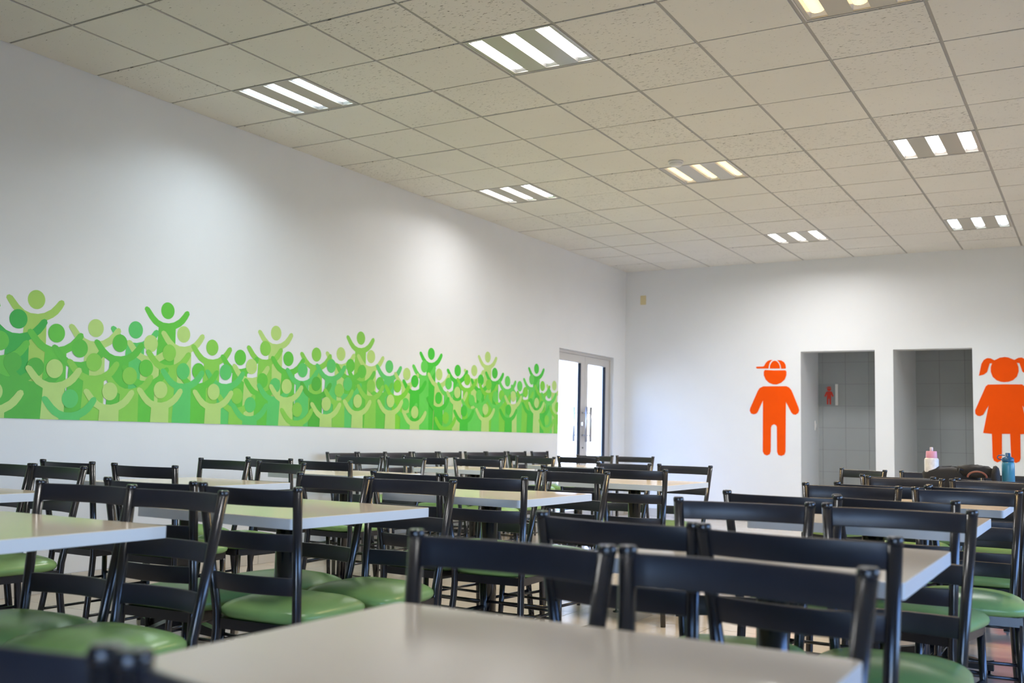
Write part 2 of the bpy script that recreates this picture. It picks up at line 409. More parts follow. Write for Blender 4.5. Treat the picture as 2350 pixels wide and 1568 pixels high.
def luminaire(i, j, kind):
    x0 = GX0 + i * T; y0 = j * T
    t = thing('ceiling_light', LLAB[(i, j)], 'ceiling light', (x0, y0, H), 0, 'recessed ceiling lights')
    a0, a1 = 0.014, T - 0.014
    sw = 0.092; lo, hi = 0.03, T - 0.03
    cxs = [0.085, T / 2, T - 0.085]
    # face plate with three slots: strips between and around them
    f = MB(); xs = [a0]
    for c in cxs: xs += [c - sw / 2, c + sw / 2]
    xs.append(a1)
    for k in range(0, len(xs), 2): f.box(xs[k], xs[k+1], a0, a1, 0.002, 0.008)
    for c in cxs:
        f.box(c - sw / 2, c + sw / 2, a0, lo, 0.002, 0.008); f.box(c - sw / 2, c + sw / 2, hi, a1, 0.002, 0.008)
    obj('face_plate', f, 'troffer', t)
    fr = MB()
    for (p, q, r, s) in ((a0 - 0.004, a1 + 0.004, a0 - 0.004, a0 + 0.003), (a0 - 0.004, a1 + 0.004, a1 - 0.003, a1 + 0.004), (a0 - 0.004, a0 + 0.003, a0, a1), (a1 - 0.003, a1 + 0.004, a0, a1)):
        fr.box(p, q, r, s, -0.001, 0.012)
    obj('rim', fr, 'alu', t)
    for c in cxs:
        r = MB(); d = 0.05
        V = [(c - sw/2, lo, 0.008), (c + sw/2, lo, 0.008), (c + sw/2, hi, 0.008), (c - sw/2, hi, 0.008),
             (c - sw/2 + 0.018, lo + 0.05, d), (c + sw/2 - 0.018, lo + 0.05, d), (c + sw/2 - 0.018, hi - 0.05, d), (c - sw/2 + 0.018, hi - 0.05, d)]
        r.add(V, [(0, 1, 5, 4), (1, 2, 6, 5), (2, 3, 7, 6), (3, 0, 4, 7), (4, 5, 6, 7)])
        obj('reflector', r, 'trough', t)
        l = MB(); n = 8; V = []; F = []
        # lamp: shallow glowing tube body just above the slot
        for yy, sc in ((lo + 0.035, 0.82), (lo + 0.042, 1.0), (hi - 0.042, 1.0), (hi - 0.035, 0.82)):
            for k in range(n + 1):
                q = math.pi * k / n
                V.append((c + 0.039 * sc * math.cos(q), yy, 0.030 - 0.020 * sc * math.sin(q)))
        for u in range(3):
            for k in range(n): F.append((u*(n+1)+k, u*(n+1)+k+1, (u+1)*(n+1)+k+1, (u+1)*(n+1)+k))
        l.add(V, F, True); obj('lamp_tube', l, 'lamp_' + kind, t)
        ld = bpy.data.lights.new('lamp_light', 'AREA'); ld.shape = 'RECTANGLE'; ld.size = 0.07; ld.size_y = 0.5
        ld.energy = lamp_w[kind] * LROW[j] * (0.66 if i == 1 else 1.0) * (1.45 if (i, j) in ((4, 7), (7, 7)) else 0.78 if (i, j) == (1, 7) else 1.0) * (0.5 if (i, j) == (7, 12) else 1.0); ld.color = lamp_col[kind][0][:3]; ld.spread = math.radians({(4, 12): 168, (7, 12): 118, (7, 7): 130, (1, 7): 158, (7, 2): 118, (4, 7): 136}.get((i, j), 140))
        lo_ = bpy.data.objects.new('lamp_light', ld); lo_.location = (c, T / 2, 0.004); lo_.parent = t; C.objects.link(lo_)
for (i, j), kind in LIGHTS.items(): luminaire(i, j, kind)
# smoke detector
t = thing('smoke_detector', 'round white smoke detector on the ceiling beside the warm light', 'smoke detector', (2.62, 4.13, H))
obj('base', MB().lathe([(0.062, 0.0), (0.062, -0.012), (0.056, -0.016)], 28), 'white_plastic', t)
obj('cover', MB().lathe([(0.054, -0.014), (0.052, -0.030), (0.036, -0.043), (0.012, -0.046)], 28), 'white_plastic', t)

# ------------------------------------------------------------------ glazed double door in the left wall
dr = MB(); fx0, fx1 = -0.115, -0.055
ya, yb = DOOR_Y; ymid = 7.972
dr.box(fx0, fx1 + 0.012, ya, yb, DOOR_Z - 0.035, DOOR_Z); dr.box(fx0, fx1 + 0.012, ya, ya + 0.02, 0, DOOR_Z - 0.035); dr.box(fx0, fx1 + 0.012, yb - 0.02, yb, 0, DOOR_Z - 0.035)
door = struct('door_1', dr, 'alu')
def leaf(y0, y1, hy):
    zt = DOOR_Z - 0.038; st = 0.10; zg0, zg1 = 0.12, zt - 0.095
    l = MB()
    l.box(fx0 + 0.01, fx1, y0, y0 + st if hy < (y0 + y1) / 2 - 0.2 and False else y0 + 0.085, 0.01, zt); l.box(fx0 + 0.01, fx1, y1 - 0.11, y1, 0.01, zt)
    l.box(fx0 + 0.01, fx1, y0 + 0.085, y1 - 0.11, zg1, zt); l.box(fx0 + 0.01, fx1, y0 + 0.085, y1 - 0.11, 0.01, zg0)
    lo = obj('door_leaf', l, 'alu', door)
    gk = MB(); a, c = y0 + 0.085, y1 - 0.11
    gk.box(fx0 + 0.02, fx1 - 0.004, c - 0.010, c - 0.0005, zg0, zg1); gk.box(fx0 + 0.02, fx1 - 0.004, a + 0.0005, a + 0.008, zg0, zg1)
    obj('gasket', gk, 'gasket', lo)
    p = MB(); xg = (fx0 + fx1) / 2; p.add([(xg, a, zg0), (xg, c, zg0), (xg, c, zg1), (xg, a, zg1)], [(0, 1, 2, 3)]); obj('pane', p, 'glass', lo)
    for (xb, sgn) in ((fx1 + 0.062, 1), (fx0 - 0.052, -1)):
        h = MB(); h.tube([(xb, hy, 0.955), (xb, hy, 1.392)], 0.0165, 12)
        xs = fx1 if sgn > 0 else fx0 + 0.01
        for z in (1.035, 1.315): h.tube([(xs, hy, z), (xb, hy, z)], 0.0075, 8)
        obj('pull_handle', h, 'steel', lo)
    return lo
l1 = leaf(7.18, ymid - 0.002, 7.905); l2 = leaf(ymid + 0.002, 8.70, 8.03)
k = MB(); k.box(fx1, fx1 + 0.03, 7.875, 7.935, 1.155, 1.20); k.box(fx0 - 0.03, fx0 + 0.01, 7.875, 7.935, 1.155, 1.20); obj('lock', k, 'steel', l1)
b = MB(); b.tube([(fx1 + 0.001, 7.93, 0.88), (fx1 + 0.006, 7.93, 0.88)], 0.010, 10); obj('keyhole', b, 'gasket', l1)

# ------------------------------------------------------------------ washroom tile wall
b = MB(); b.box(D1[0] - 0.3, 6.0, YT, YT + 0.1, 0, 2.5); tw = struct('wall_washroom', b, 'grout')
TW_, TH_ = 0.290, 0.2845
zs = [1.4905 + k * TH_ for k in range(-6, 4)]
for (xa, xb, xs0) in ((D1[0], D1[1] + 0.02, 2.713), (D2[0] + 0.115, 5.0, 3.848)):
    n0 = math.floor((xa - xs0) / TW_)
    x = xs0 + n0 * TW_
    while x < xb:
        p, q = max(x + 0.0012, xa), min(x + TW_ - 0.0012, xb)
        if q - p > 0.01:
            for z in zs:
                z0, z1 = max(z + 0.0012, 0.0), min(z + TH_ - 0.0012, 2.45)
                if z1 - z0 > 0.02:
                    t = MB(); t.box(p, q, YT - 0.006 + random.uniform(-0.0006, 0.0006), YT, z0, z1); obj('wall_tile', t, 'rtile', tw)
        x += TW_

# ------------------------------------------------------------------ wall figures
BOY= [[(1.808, 1.949), (1.815, 1.952), (1.896, 1.953), (1.91, 1.962), (1.929, 1.998), (1.956, 2.023), (1.988, 2.034), (2.016, 2.033), (1.997, 2.02), (1.979, 1.993), (1.968, 1.952), (1.966, 1.926), (1.818, 1.928), (1.807, 1.936)], [(1.981, 1.926), (1.984, 1.961), (1.997, 1.992), (2.016, 2.015), (2.043, 2.025), (2.07, 2.016), (2.093, 1.991), (2.107, 1.959), (2.111, 1.924)], [(2.075, 2.03), (2.125, 2.027), (2.161, 2.003), (2.179, 1.971), (2.184, 1.931), (2.175, 1.922), (2.125, 1.922), (2.118, 1.963), (2.102, 2.0)], [(1.919, 1.909), (2.034, 1.902), (2.174, 1.902), (2.19, 1.89), (2.19, 1.84), (2.17, 1.786), (2.124, 1.746), (2.07, 1.725), (2.024, 1.726), (1.97, 1.747), (1.928, 1.788), (1.905, 1.843), (1.905, 1.889)], [(1.896, 1.702), (2.187, 1.703), (2.223, 1.687), (2.25, 1.655), (2.268, 1.615), (2.339, 1.436), (2.346, 1.405), (2.334, 1.369), (2.303, 1.348), (2.272, 1.353), (2.249, 1.377), (2.182, 1.511), (2.182, 1.453), (2.176, 0.889), (2.163, 0.853), (2.124, 0.836), (2.086, 0.847), (2.071, 0.886), (2.069, 1.191), (2.06, 1.214), (2.033, 1.227), (2.006, 1.213), (1.995, 1.186), (1.991, 0.889), (1.978, 0.852), (1.943, 0.836), (1.909, 0.85), (1.891, 0.886), (1.894, 1.524), (1.827, 1.378), (1.804, 1.355), (1.774, 1.349), (1.743, 1.359), (1.725, 1.391), (1.729, 1.423), (1.827, 1.643), (1.85, 1.679)]]
GIRL= [[(4.65, 2.02), (4.601, 2.013), (4.543, 1.985), (4.504, 2.008), (4.469, 2.011), (4.433, 1.989), (4.409, 1.946), (4.38, 1.81), (4.429, 1.823), (4.466, 1.852), (4.494, 1.949), (4.519, 1.952), (4.504, 1.905), (4.503, 1.856), (4.522, 1.797), (4.561, 1.758), (4.605, 1.74), (4.644, 1.736), (4.685, 1.74), (4.729, 1.758), (4.768, 1.797), (4.787, 1.856), (4.786, 1.905), (4.771, 1.952), (4.796, 1.949), (4.824, 1.852), (4.861, 1.823), (4.91, 1.81), (4.881, 1.946), (4.857, 1.989), (4.821, 2.011), (4.786, 2.008), (4.747, 1.985), (4.689, 2.013)], [(4.643, 1.712), (4.472, 1.71), (4.449, 1.69), (4.333, 1.416), (4.336, 1.377), (4.358, 1.356), (4.385, 1.352), (4.416, 1.368), (4.474, 1.474), (4.412, 1.162), (4.501, 1.154), (4.504, 0.886), (4.517, 0.853), (4.551, 0.835), (4.587, 0.855), (4.599, 0.898), (4.604, 1.156), (4.632, 1.156), (4.686, 1.156), (4.691, 0.898), (4.703, 0.855), (4.739, 0.835), (4.773, 0.853), (4.786, 0.886), (4.789, 1.154), (4.878, 1.162), (4.816, 1.474), (4.874, 1.368), (4.905, 1.352), (4.932, 1.356), (4.954, 1.377), (4.957, 1.416), (4.841, 1.69), (4.818, 1.71)]]
def cutout(name, poly, y, th, material, parent, fx=lambda p: p):
    poly = [fx(p) for p in poly]
    n = len(poly)
    V = [(p[0], y - th, p[1]) for p in poly] + [(p[0], y, p[1]) for p in poly]
    F = [tuple(range(n)), tuple(reversed(range(n, 2*n)))] + [(i, n + i, n + (i+1)%n, (i+1)%n) for i in range(n)]
    me = mesh(name, V, F)
    bm = bmesh.new(); bm.from_mesh(me); bmesh.ops.recalc_face_normals(bm, faces=bm.faces); bm.to_mesh(me); bm.free()
    return obj(name, me, material, parent)
t = thing('boy_pictogram', 'orange boy figure with a cap beside the washroom doorway', 'wall sign', (0, 0, 0), 0, 'orange washroom figures')
for nm, q in zip(('cap_peak', 'cap_panel', 'cap_back', 'face', 'body'), BOY): cutout(nm, q, YB - 0.0005, 0.003, 'orange', t)
t = thing('girl_pictogram', 'orange girl figure with pigtails and skirt at right', 'wall sign', (0, 0, 0), 0, 'orange washroom figures')
for nm, q in zip(('head', 'body'), GIRL): cutout(nm, q, YB - 0.0005, 0.003, 'orange', t)
t = thing('washroom_sign', 'small metal sign with a red boy figure inside the doorway', 'wall sign', (0, 0, 0))
b = MB(); b.box(2.368, 2.621, YT - 0.016, YT - 0.0065, 1.497, 1.777); obj('plate', b, 'signplate', t)
b = MB(); b.box(2.585, 2.6205, YT - 0.0175, YT - 0.016, 1.499, 1.775); obj('painted_reflection', b, 'white_plastic', t)  # reflection along the plate's right side, modelled as a white strip
s_ = 0.237 / 1.195
for nm, q in zip(('cap_peak', 'cap_panel', 'cap_back', 'face', 'body'), BOY):
    cutout(nm, q, YT - 0.016, 0.002, 'red', t, lambda p: (2.502 + (p[0] - 2.02) * s_ * 0.95, 1.508 + (p[1] - 0.838) * s_))

# ------------------------------------------------------------------ mural of cheering figures
ARM= [(-3.06, 0.16), (-2.71, 0.05), (-2.37, -0.3), (-1.9, -0.79), (-1.27, -1.25), (-0.58, -1.47), (0.24, -1.47), (0.98, -1.28), (1.72, -0.85), (2.24, -0.31), (2.6, 0.16), (2.91, 0.32), (3.2, 0.25), (3.32, -0.08), (3.04, -0.61), (2.58, -1.22), (2.05, -1.66), (1.31, -2.05), (-1.23, -2.12), (-2.03, -1.72), (-2.66, -1.14), (-3.17, -0.5), (-3.37, -0.21), (-3.31, 0.04)]
FIGS=[(0.29,1.77,0.059,'L'),(0.18,1.64,0.058,'D'),(0.44,1.58,0.058,'G'),(0.72,1.64,0.059,'P'),(0.61,1.50,0.060,'G2'),(0.91,1.56,0.057,'G2'),(0.72,1.42,0.058,'L2'),(0.44,1.36,0.059,'P'),(0.31,1.36,0.053,'G3'),(0.85,1.24,0.058,'P'),(0.56,1.18,0.059,'E'),(0.16,1.38,0.057,'G3'),(0.07,1.50,0.053,'G'),(0.05,1.20,0.053,'P'),(1.29,1.82,0.059,'G'),(1.03,1.66,0.059,'E'),(1.16,1.58,0.059,'P'),(1.44,1.67,0.059,'P'),(1.32,1.53,0.060,'L2'),(1.13,1.41,0.058,'G'),(1.71,1.60,0.058,'L2'),(1.45,1.41,0.056,'E'),(1.59,1.42,0.056,'G'),(1.85,1.43,0.059,'E'),(1.99,1.55,0.060,'G'),(1.26,1.27,0.060,'P'),(1.74,1.28,0.058,'P'),(1.97,1.26,0.057,'L2'),(1.00,1.35,0.061,'L2'),(2.11,1.20,0.059,'E'),(2.11,1.49,0.059,'P'),(2.36,1.77,0.058,'P'),(2.25,1.64,0.057,'L2'),(2.51,1.58,0.057,'G'),(2.84,1.64,0.059,'L2'),(2.68,1.50,0.060,'E'),(3.03,1.56,0.058,'E'),(3.15,1.67,0.059,'P'),(3.28,1.58,0.058,'G'),(2.23,1.39,0.056,'G'),(2.50,1.36,0.059,'P'),(2.37,1.36,0.054,'E'),(2.85,1.40,0.054,'G3'),(2.98,1.24,0.060,'P'),(2.63,1.18,0.057,'L2'),(3.25,1.42,0.060,'E'),(3.14,1.36,0.055,'L2'),(3.41,1.83,0.059,'L2'),(3.56,1.68,0.059,'P'),(3.83,1.61,0.057,'E'),(3.44,1.54,0.057,'G'),(3.57,1.42,0.056,'L2'),(3.70,1.45,0.056,'G'),(3.96,1.44,0.056,'L3'),(4.10,1.56,0.059,'P'),(4.23,1.50,0.057,'D2'),(4.38,1.65,0.056,'E2'),(4.49,1.78,0.055,'D2'),(4.63,1.59,0.055,'P'),(3.39,1.28,0.059,'P'),(3.86,1.30,0.057,'P'),(4.09,1.28,0.058,'E2'),(4.24,1.21,0.061,'P'),(4.63,1.36,0.055,'D2'),(4.80,1.51,0.057,'E2'),(4.76,1.17,0.055,'L3'),(4.96,1.65,0.057,'D2'),(5.14,1.57,0.058,'L3'),(5.27,1.67,0.057,'P'),(5.40,1.58,0.059,'D2'),(5.53,1.83,0.057,'P'),(5.68,1.67,0.057,'D2'),(5.56,1.54,0.058,'L3'),(5.37,1.42,0.057,'E2'),(4.96,1.43,0.061,'P'),(5.09,1.25,0.057,'D2'),(5.50,1.28,0.059,'P'),(5.70,1.42,0.059,'E2'),(5.23,1.36,0.057,'E2'),(6.60,1.78,0.056,'D2'),(5.95,1.60,0.059,'E2'),(6.22,1.56,0.054,'E2'),(6.49,1.65,0.055,'E2'),(6.75,1.59,0.056,'L3'),(6.91,1.51,0.058,'E2'),(7.04,1.61,0.055,'P'),(6.35,1.50,0.055,'L3'),(6.08,1.44,0.057,'P'),(5.98,1.29,0.056,'D2'),(5.83,1.44,0.054,'L3'),(6.74,1.36,0.058,'D2'),(6.47,1.38,0.056,'D2'),(6.86,1.20,0.055,'L3'),(6.61,1.39,0.057,'P'),(7.12,1.36,0.059,'L3')]
COL = dict(P=(184, 219, 126), L=(166, 211, 96), L2=(137, 208, 80), L3=(124, 212, 52), G=(98, 200, 66), G2=(92, 195, 66), G3=(80, 183, 60), D=(52, 180, 70), D2=(62, 199, 46), E=(92, 203, 106), E2=(97, 212, 80))
for k, c in COL.items(): M['mural_' + k] = mat('mural_paint_' + k, tuple(v * 0.97 for v in lin(c)[:3]) + (1,), 0.45, noise=0.03, nscale=10)
ZM = 1.048
mural = thing('wall_mural', 'green painted mural of a cheering crowd along the left wall', 'mural', (0, 0, 0))
def clip(poly, axis, val, keep_less):
    out = []
    n = len(poly)
    for i in range(n):
        a, c = poly[i], poly[(i + 1) % n]
        ia = (a[axis] <= val) if keep_less else (a[axis] >= val); ic = (c[axis] <= val) if keep_less else (c[axis] >= val)
        if ia: out.append(a)
        if ia != ic:
            t_ = (val - a[axis]) / (c[axis] - a[axis]); out.append((a[0] + t_ * (c[0] - a[0]), a[1] + t_ * (c[1] - a[1])))
    return out
extra = []
for k in range(30):
    z_ = (1.72, 1.56, 1.42, 1.30, 1.20)[k % 5] + random.uniform(-0.04, 0.04)
    extra.append((-0.16 - 0.075 * k + random.uniform(-0.03, 0.03), z_, 0.0585, 'P' if k % 5 in (3,) or k % 9 == 1 else random.choice(['G', 'E', 'L2', 'G2', 'G3', 'D', 'L'])))
order = sorted(FIGS + extra, key=lambda q: -q[1] + (0.06 if q[3] == 'P' and q[1] < 1.47 else 0.0))
for k, (y, z, R, c) in enumerate(order):
    R = 0.0585
    pts = [(y + u * R, z + v * R) for u, v in ARM]
    ri = 17; wl = random.uniform(0.00, 0.10)
    hgt = (pts[ri][1] - ZM) / R
    right = (y + R * (1.31 + 0.035 * hgt), ZM); left = (y - R * (1.23 + 0.035 * hgt), ZM)
    body = pts[:ri + 1] + [right, left] + pts[ri + 1:] if pts[ri][1] > ZM + 0.01 else pts
    body = clip(clip(body, 1, ZM, False), 0, 7.145, True)
    head = [(y + R * math.cos(2 * math.pi * q / 28), z + R * 1.0 * math.sin(2 * math.pi * q / 28)) for q in range(28)]
    head = clip(head, 0, 7.145, True)
    V = []; F = []
    for pl in (body, head):
        if len(pl) < 3: continue
        o0 = len(V); V += [(0.0004 + 0.00004 * k, p[0], p[1]) for p in pl]; F.append(tuple(range(o0, o0 + len(pl))))
    me = mesh('painted_figure', V, F)
    obj('painted_figure', me, 'mural_' + c, mural)

# ------------------------------------------------------------------ small wall fittings
t = thing('wall_outlet', 'cream socket plate high on the back wall', 'socket', (0, 0, 0))
b = MB(); b.box(0.218, 0.298, YB - 0.010, YB, 2.815, 2.938); bevel(obj('plate', b, 'ivory', t), 0.003)
b = MB(); b.box(0.240, 0.276, YB - 0.014, YB - 0.0095, 2.850, 2.905); obj('socket', b, 'ivory', t)
t = thing('light_switch', 'white light switch inside the left washroom doorway', 'light switch', (0, 0, 0))
b = MB(); b.box(D1[0], D1[0] + 0.008, 9.79, 9.86, 1.17, 1.29); obj('plate', b, 'white_plastic', t)
b = MB(); b.box(D1[0] + 0.0075, D1[0] + 0.013, 9.81, 9.84, 1.205, 1.255); obj('rocker', b, 'white_plastic', t)

# ------------------------------------------------------------------ tables
TS = 0.35; TZ = 0.75; TT = 0.033
def rrect(h, r, n=4):
    out = []
    for (sx, sy, a0) in ((1, 1, 0), (-1, 1, 90), (-1, -1, 180), (1, -1, 270)):
        for k in range(n + 1):
            a = math.radians(a0 + 90 * k / n); out.append((sx * (h - r) + r * math.cos(a), sy * (h - r) + r * math.sin(a)))
    return out
def make_table():
    t = thing('square_table', 'x', 'table', (0, 0, 0), 0, 'square pedestal tables')
    bevel(obj('tabletop', MB().prism(rrect(TS - 0.0012, 0.011), TZ - TT, TZ), 'laminate', t), 0.0015, 1)
    o = rrect(TS, 0.012); q = rrect(TS - 0.0012, 0.011); n = len(o); e = MB()
    zl, zh = TZ - TT + 0.0005, TZ - 0.0012
    V = [(x, y, zl) for x, y in o] + [(x, y, zh) for x, y in o] + [(x, y, zl) for x, y in q] + [(x, y, zh) for x, y in q]
    F = []
    for i in range(n):
        k = (i + 1) % n
        F += [(i, k, n + k, n + i), (n + i, n + k, 3*n + k, 3*n + i), (2*n + k, 2*n + i, 3*n + i, 3*n + k), (k, i, 2*n + i, 2*n + k)]
    e.add(V, F); obj('edge_band', e, 'edge', t)
    b = MB(); b.box(-0.17, 0.17, -0.022, 0.022, TZ - TT - 0.012, TZ - TT); b.box(-0.022, 0.022, -0.17, 0.17, TZ - TT - 0.013, TZ - TT - 0.0005); obj('top_bracket', b, 'black', t)
    obj('column', MB().lathe([(0.038, 0.07), (0.038, TZ - TT - 0.012)], 24), 'black', t)
    for k in range(4):
        a = math.pi / 2 * k
        rot = lambda p: (p[0] * math.cos(a) - p[1] * math.sin(a), p[0] * math.sin(a) + p[1] * math.cos(a), p[2])
        f = MB(); V = []
        for (r, w, z0, z1) in ((0.0, 0.024, 0.035, 0.105), (0.05, 0.024, 0.035, 0.100), (0.24, 0.020, 0.028, 0.062), (0.27, 0.020, 0.028, 0.070)):
            V += [rot(p) for p in ((r, -w, z0), (r, w, z0), (r, w, z1), (r, -w, z1))]
        F = [(0, 1, 2, 3), (15, 14, 13, 12)]
        for i in range(3):
            for m_ in range(4): F.append((i*4+m_, (i+1)*4+m_, (i+1)*4+(m_+1)%4, i*4+(m_+1)%4))
        f.add(V, F); ft = obj('foot', f, 'black', t)
        p = rot((0.25, 0, 0)); obj('levelling_glide', MB().lathe([(0.020, 0.001), (0.020, 0.008), (0.006, 0.012), (0.006, 0.030)], 12, (p[0], p[1])), 'black', ft)
    return t
ROWN = {1: 'row by the mural', 2: 'middle row', 3: 'right-hand row'}
ORD = ['first', 'second', 'third', 'fourth', 'fifth']
TABLES = {  # row: list of (x, y, rot)
    1: [(1.63, -1.285, 0.0), (1.66, 0.045, 0.0), (1.34, 1.64, 0.0), (1.30, 3.27, 0.0), (1.42, 4.86, 0.0)],
    2: [(3.04, -1.945, 0.02), (3.13, -0.845, -0.02), (3.15, 0.462, 0.0), (3.09, 2.26, 0.0)],
    3: [(4.96, -2.555, 0.0), (4.885, -1.095, 0.0), (4.86, 0.265, 0.0), (4.86, 1.52, 0.0), (4.84, 2.80, 0.0)]}
tproto = make_table(); first = True
for row, lst in TABLES.items():
    for k, (x, y, rz) in enumerate(lst):
        lab = 'beige square pedestal table, %s from the camera in the %s' % (ORD[k], ROWN[row])
        if first: tproto.location = (x, y, 0); tproto.rotation_euler = (0, 0, rz); tproto['label'] = lab; first = False
        else: dup(tproto, (x, y, 0), rz, lab)

# ------------------------------------------------------------------ chairs
TOPW, TOPY, TOPZ = 0.1825, -0.215, 0.848
def post_path(s):
    return [(s * 0.174, -0.205, 0.0), (s * 0.162, -0.180, 0.18), (s * 0.1535, -0.160, 0.34), (s * 0.1520, -0.156, 0.40), (s * 0.1540, -0.159, 0.46), (s * TOPW, TOPY, 0.838)]
def post_at(z, s):
    P = post_path(s)
    for a, b_ in zip(P, P[1:]):
        if a[2] <= z <= b_[2]:
            t_ = (z - a[2]) / (b_[2] - a[2]); return (a[0] + t_ * (b_[0] - a[0]), a[1] + t_ * (b_[1] - a[1]))
    return P[-1][:2]
def make_chair():
    t = thing('ladder_back_chair', 'x', 'chair', (0, 0, 0), 0, 'black ladder-back chairs')
    # cushion
    n = 36; V = []; F = []
    prof = [(0.93, 0.432), (0.985, 0.440), (1.0, 0.449), (0.99, 0.459), (0.94, 0.469), (0.85, 0.478), (0.70, 0.487), (0.50, 0.494), (0.25, 0.498)]
    for r, z in prof:
        for k in range(n):
            a = 2 * math.pi * k / n; c, s = math.cos(a), math.sin(a)
            ex = 2 / 4.6
            u = math.copysign(abs(c) ** ex, c); v = math.copysign(abs(s) ** ex, s)
            wdt = 0.192 + 0.010 * v
            V.append((wdt * r * u, 0.015 + 0.178 * r * v, z))
    for i in range(len(prof) - 1):
        for k in range(n): F.append((i*n+k, i*n+(k+1)%n, (i+1)*n+(k+1)%n, (i+1)*n+k))
    V.append((0, 0.015, 0.499)); cidx = len(V) - 1; o_ = (len(prof) - 1) * n
    for k in range(n): F.append((o_ + k, o_ + (k+1)%n, cidx))
    F.append(tuple(reversed(range(n))))
    obj('seat', mesh('seat', V, F, True), 'vinyl', t)
    f = MB(); pts = [(-0.150, -0.150), (0.150, -0.150), (0.160, 0.160), (-0.160, 0.160)]
    for i in range(4):
        a, c = pts[i], pts[(i + 1) % 4]
        dx, dy = c[0] - a[0], c[1] - a[1]; L_ = math.hypot(dx, dy); nx, ny = -dy / L_ * 0.010, dx / L_ * 0.010
        f.add([(a[0]-nx, a[1]-ny, 0.400), (c[0]-nx, c[1]-ny, 0.400), (c[0]+nx, c[1]+ny, 0.400), (a[0]+nx, a[1]+ny, 0.400), (a[0]-nx, a[1]-ny, 0.4315), (c[0]-nx, c[1]-ny, 0.4315), (c[0]+nx, c[1]+ny, 0.4315), (a[0]+nx, a[1]+ny, 0.4315)],
              [(3,2,1,0),(4,5,6,7),(0,1,5,4),(1,2,6,5),(2,3,7,6),(3,0,4,7)])
    obj('seat_frame', f, 'black', t)
    for s in (-1, 1):
        p = obj('back_post', MB().tube(post_path(s), 0.0142, 14), 'black', t)
        obj('post_cap', MB().lathe([(0.0142, 0.834), (0.0152, 0.837), (0.0152, 0.844), (0.0125, TOPZ)], 14, (s * TOPW, TOPY)), 'black', p)
        lp = obj('front_leg', MB().tube([(s * 0.168, 0.172, 0.0), (s * 0.158, 0.152, 0.405)], [0.0110, 0.0135], 12), 'black', t)
    for zc, hh in ((0.812, 0.0255), (0.681, 0.0255), (0.550, 0.027)):
        V = []; n = 12
        for k in range(n + 1):
            u = -1 + 2 * k / n
            for (z, th) in ((zc - hh, -1), (zc + hh, -1), (zc + hh, 1), (zc - hh, 1)):
                px, py = post_at(z, 1)
                V.append((u * (px - 0.004), py - 0.026 * (1 - u * u) + th * 0.0055, z))
        F = [(0, 1, 2, 3), tuple(n * 4 + i for i in (3, 2, 1, 0))]
        for k in range(n):
            for m_ in range(4): F.append((k*4+m_, (k+1)*4+m_, (k+1)*4+(m_+1)%4, k*4+(m_+1)%4))
        sl = MB(); sl.add(V, F)
        sl.sm = [i > 1 for i in range(len(F))]
        me = sl.mesh('slat')
        bm = bmesh.new(); bm.from_mesh(me); bmesh.ops.recalc_face_normals(bm, faces=bm.faces); bm.to_mesh(me); bm.free()
        o = obj('slat', me, 'slat', t); b_ = bevel(o, 0.003, 2)
    fl_ = lambda z: 0.168 - 0.010 * z / 0.405
    fy_ = lambda z: 0.172 - 0.020 * z / 0.405
    for z in (0.225, 0.272):
        obj('front_rung', MB().tube([(-fl_(z), fy_(z), z), (fl_(z), fy_(z), z)], 0.0062, 8), 'black', t)
    for z in (0.130, 0.250):
        q = post_at(z, 1)
        for s in (-1, 1): obj('side_rung', MB().tube([(s * q[0], q[1], z), (s * fl_(z), fy_(z), z)], 0.0068, 8), 'black', t)
    return t
def chair_place(top, ang, facing):   # top: middle of the backrest top; facing +y / -y / +x
    rz = {'far': 0.0, 'near': math.pi, 'room': -math.pi / 2}[facing] + math.radians(ang)
    off = Matrix.Rotation(rz, 2) @ Vector((0, TOPY))
    return (top[0] - off.x, top[1] - off.y, 0), rz
CH = []   # (row, table, side, hand, x, y, angle)
CH += [(1, 0, 'far', 'left', 1.385, -0.765, 3), (1, 0, 'far', 'right', 1.765, -0.765, -4)]
CH += [(1, 1, 'near', 'left', 1.29, -0.375, 0), (1, 1, 'near', 'right', 1.83, -0.375, 5), (1, 1, 'far', 'left', 1.31, 0.61, 0), (1, 1, 'far', 'right', 1.81, 0.53, -8)]
CH += [(1, 2, 'near', 'left', 1.21, 1.07, -3), (1, 2, 'near', 'right', 1.65, 1.07, 2), (1, 2, 'far', 'left', 1.03, 2.16, 6), (1, 2, 'far', 'right', 1.42, 2.18, -10)]
CH += [(1, 3, 'near', 'left', 1.215, 2.70, 4), (1, 3, 'near', 'right', 1.68, 2.70, 8), (1, 3, 'far', 'left', 1.08, 3.79, 4), (1, 3, 'far', 'right', 1.53, 3.83, -5)]
CH += [(1, 4, 'near', 'left', 1.17, 4.35, 0), (1, 4, 'near', 'right', 1.63, 4.42, 5), (1, 4, 'far', 'left', 1.38, 5.28, 0), (1, 4, 'far', 'right', 1.76, 5.36, 0)]
CH += [(2, 0, 'far', 'left', 2.96, -1.535, 6), (2, 0, 'far', 'right', 3.335, -1.525, 0)]
CH += [(2, 1, 'near', 'left', 2.92, -1.265, 5), (2, 1, 'near', 'right', 3.34, -1.250, 4), (2, 1, 'far', 'left', 2.97, -0.425, -5), (2, 1, 'far', 'right', 3.33, -0.405, 3)]
CH += [(2, 2, 'near', 'left', 2.97, 0.055, -3), (2, 2, 'near', 'right', 3.36, 0.065, 6), (2, 2, 'far', 'left', 2.94, 1.01, -6), (2, 2, 'far', 'right', 3.31, 1.01, -6)]
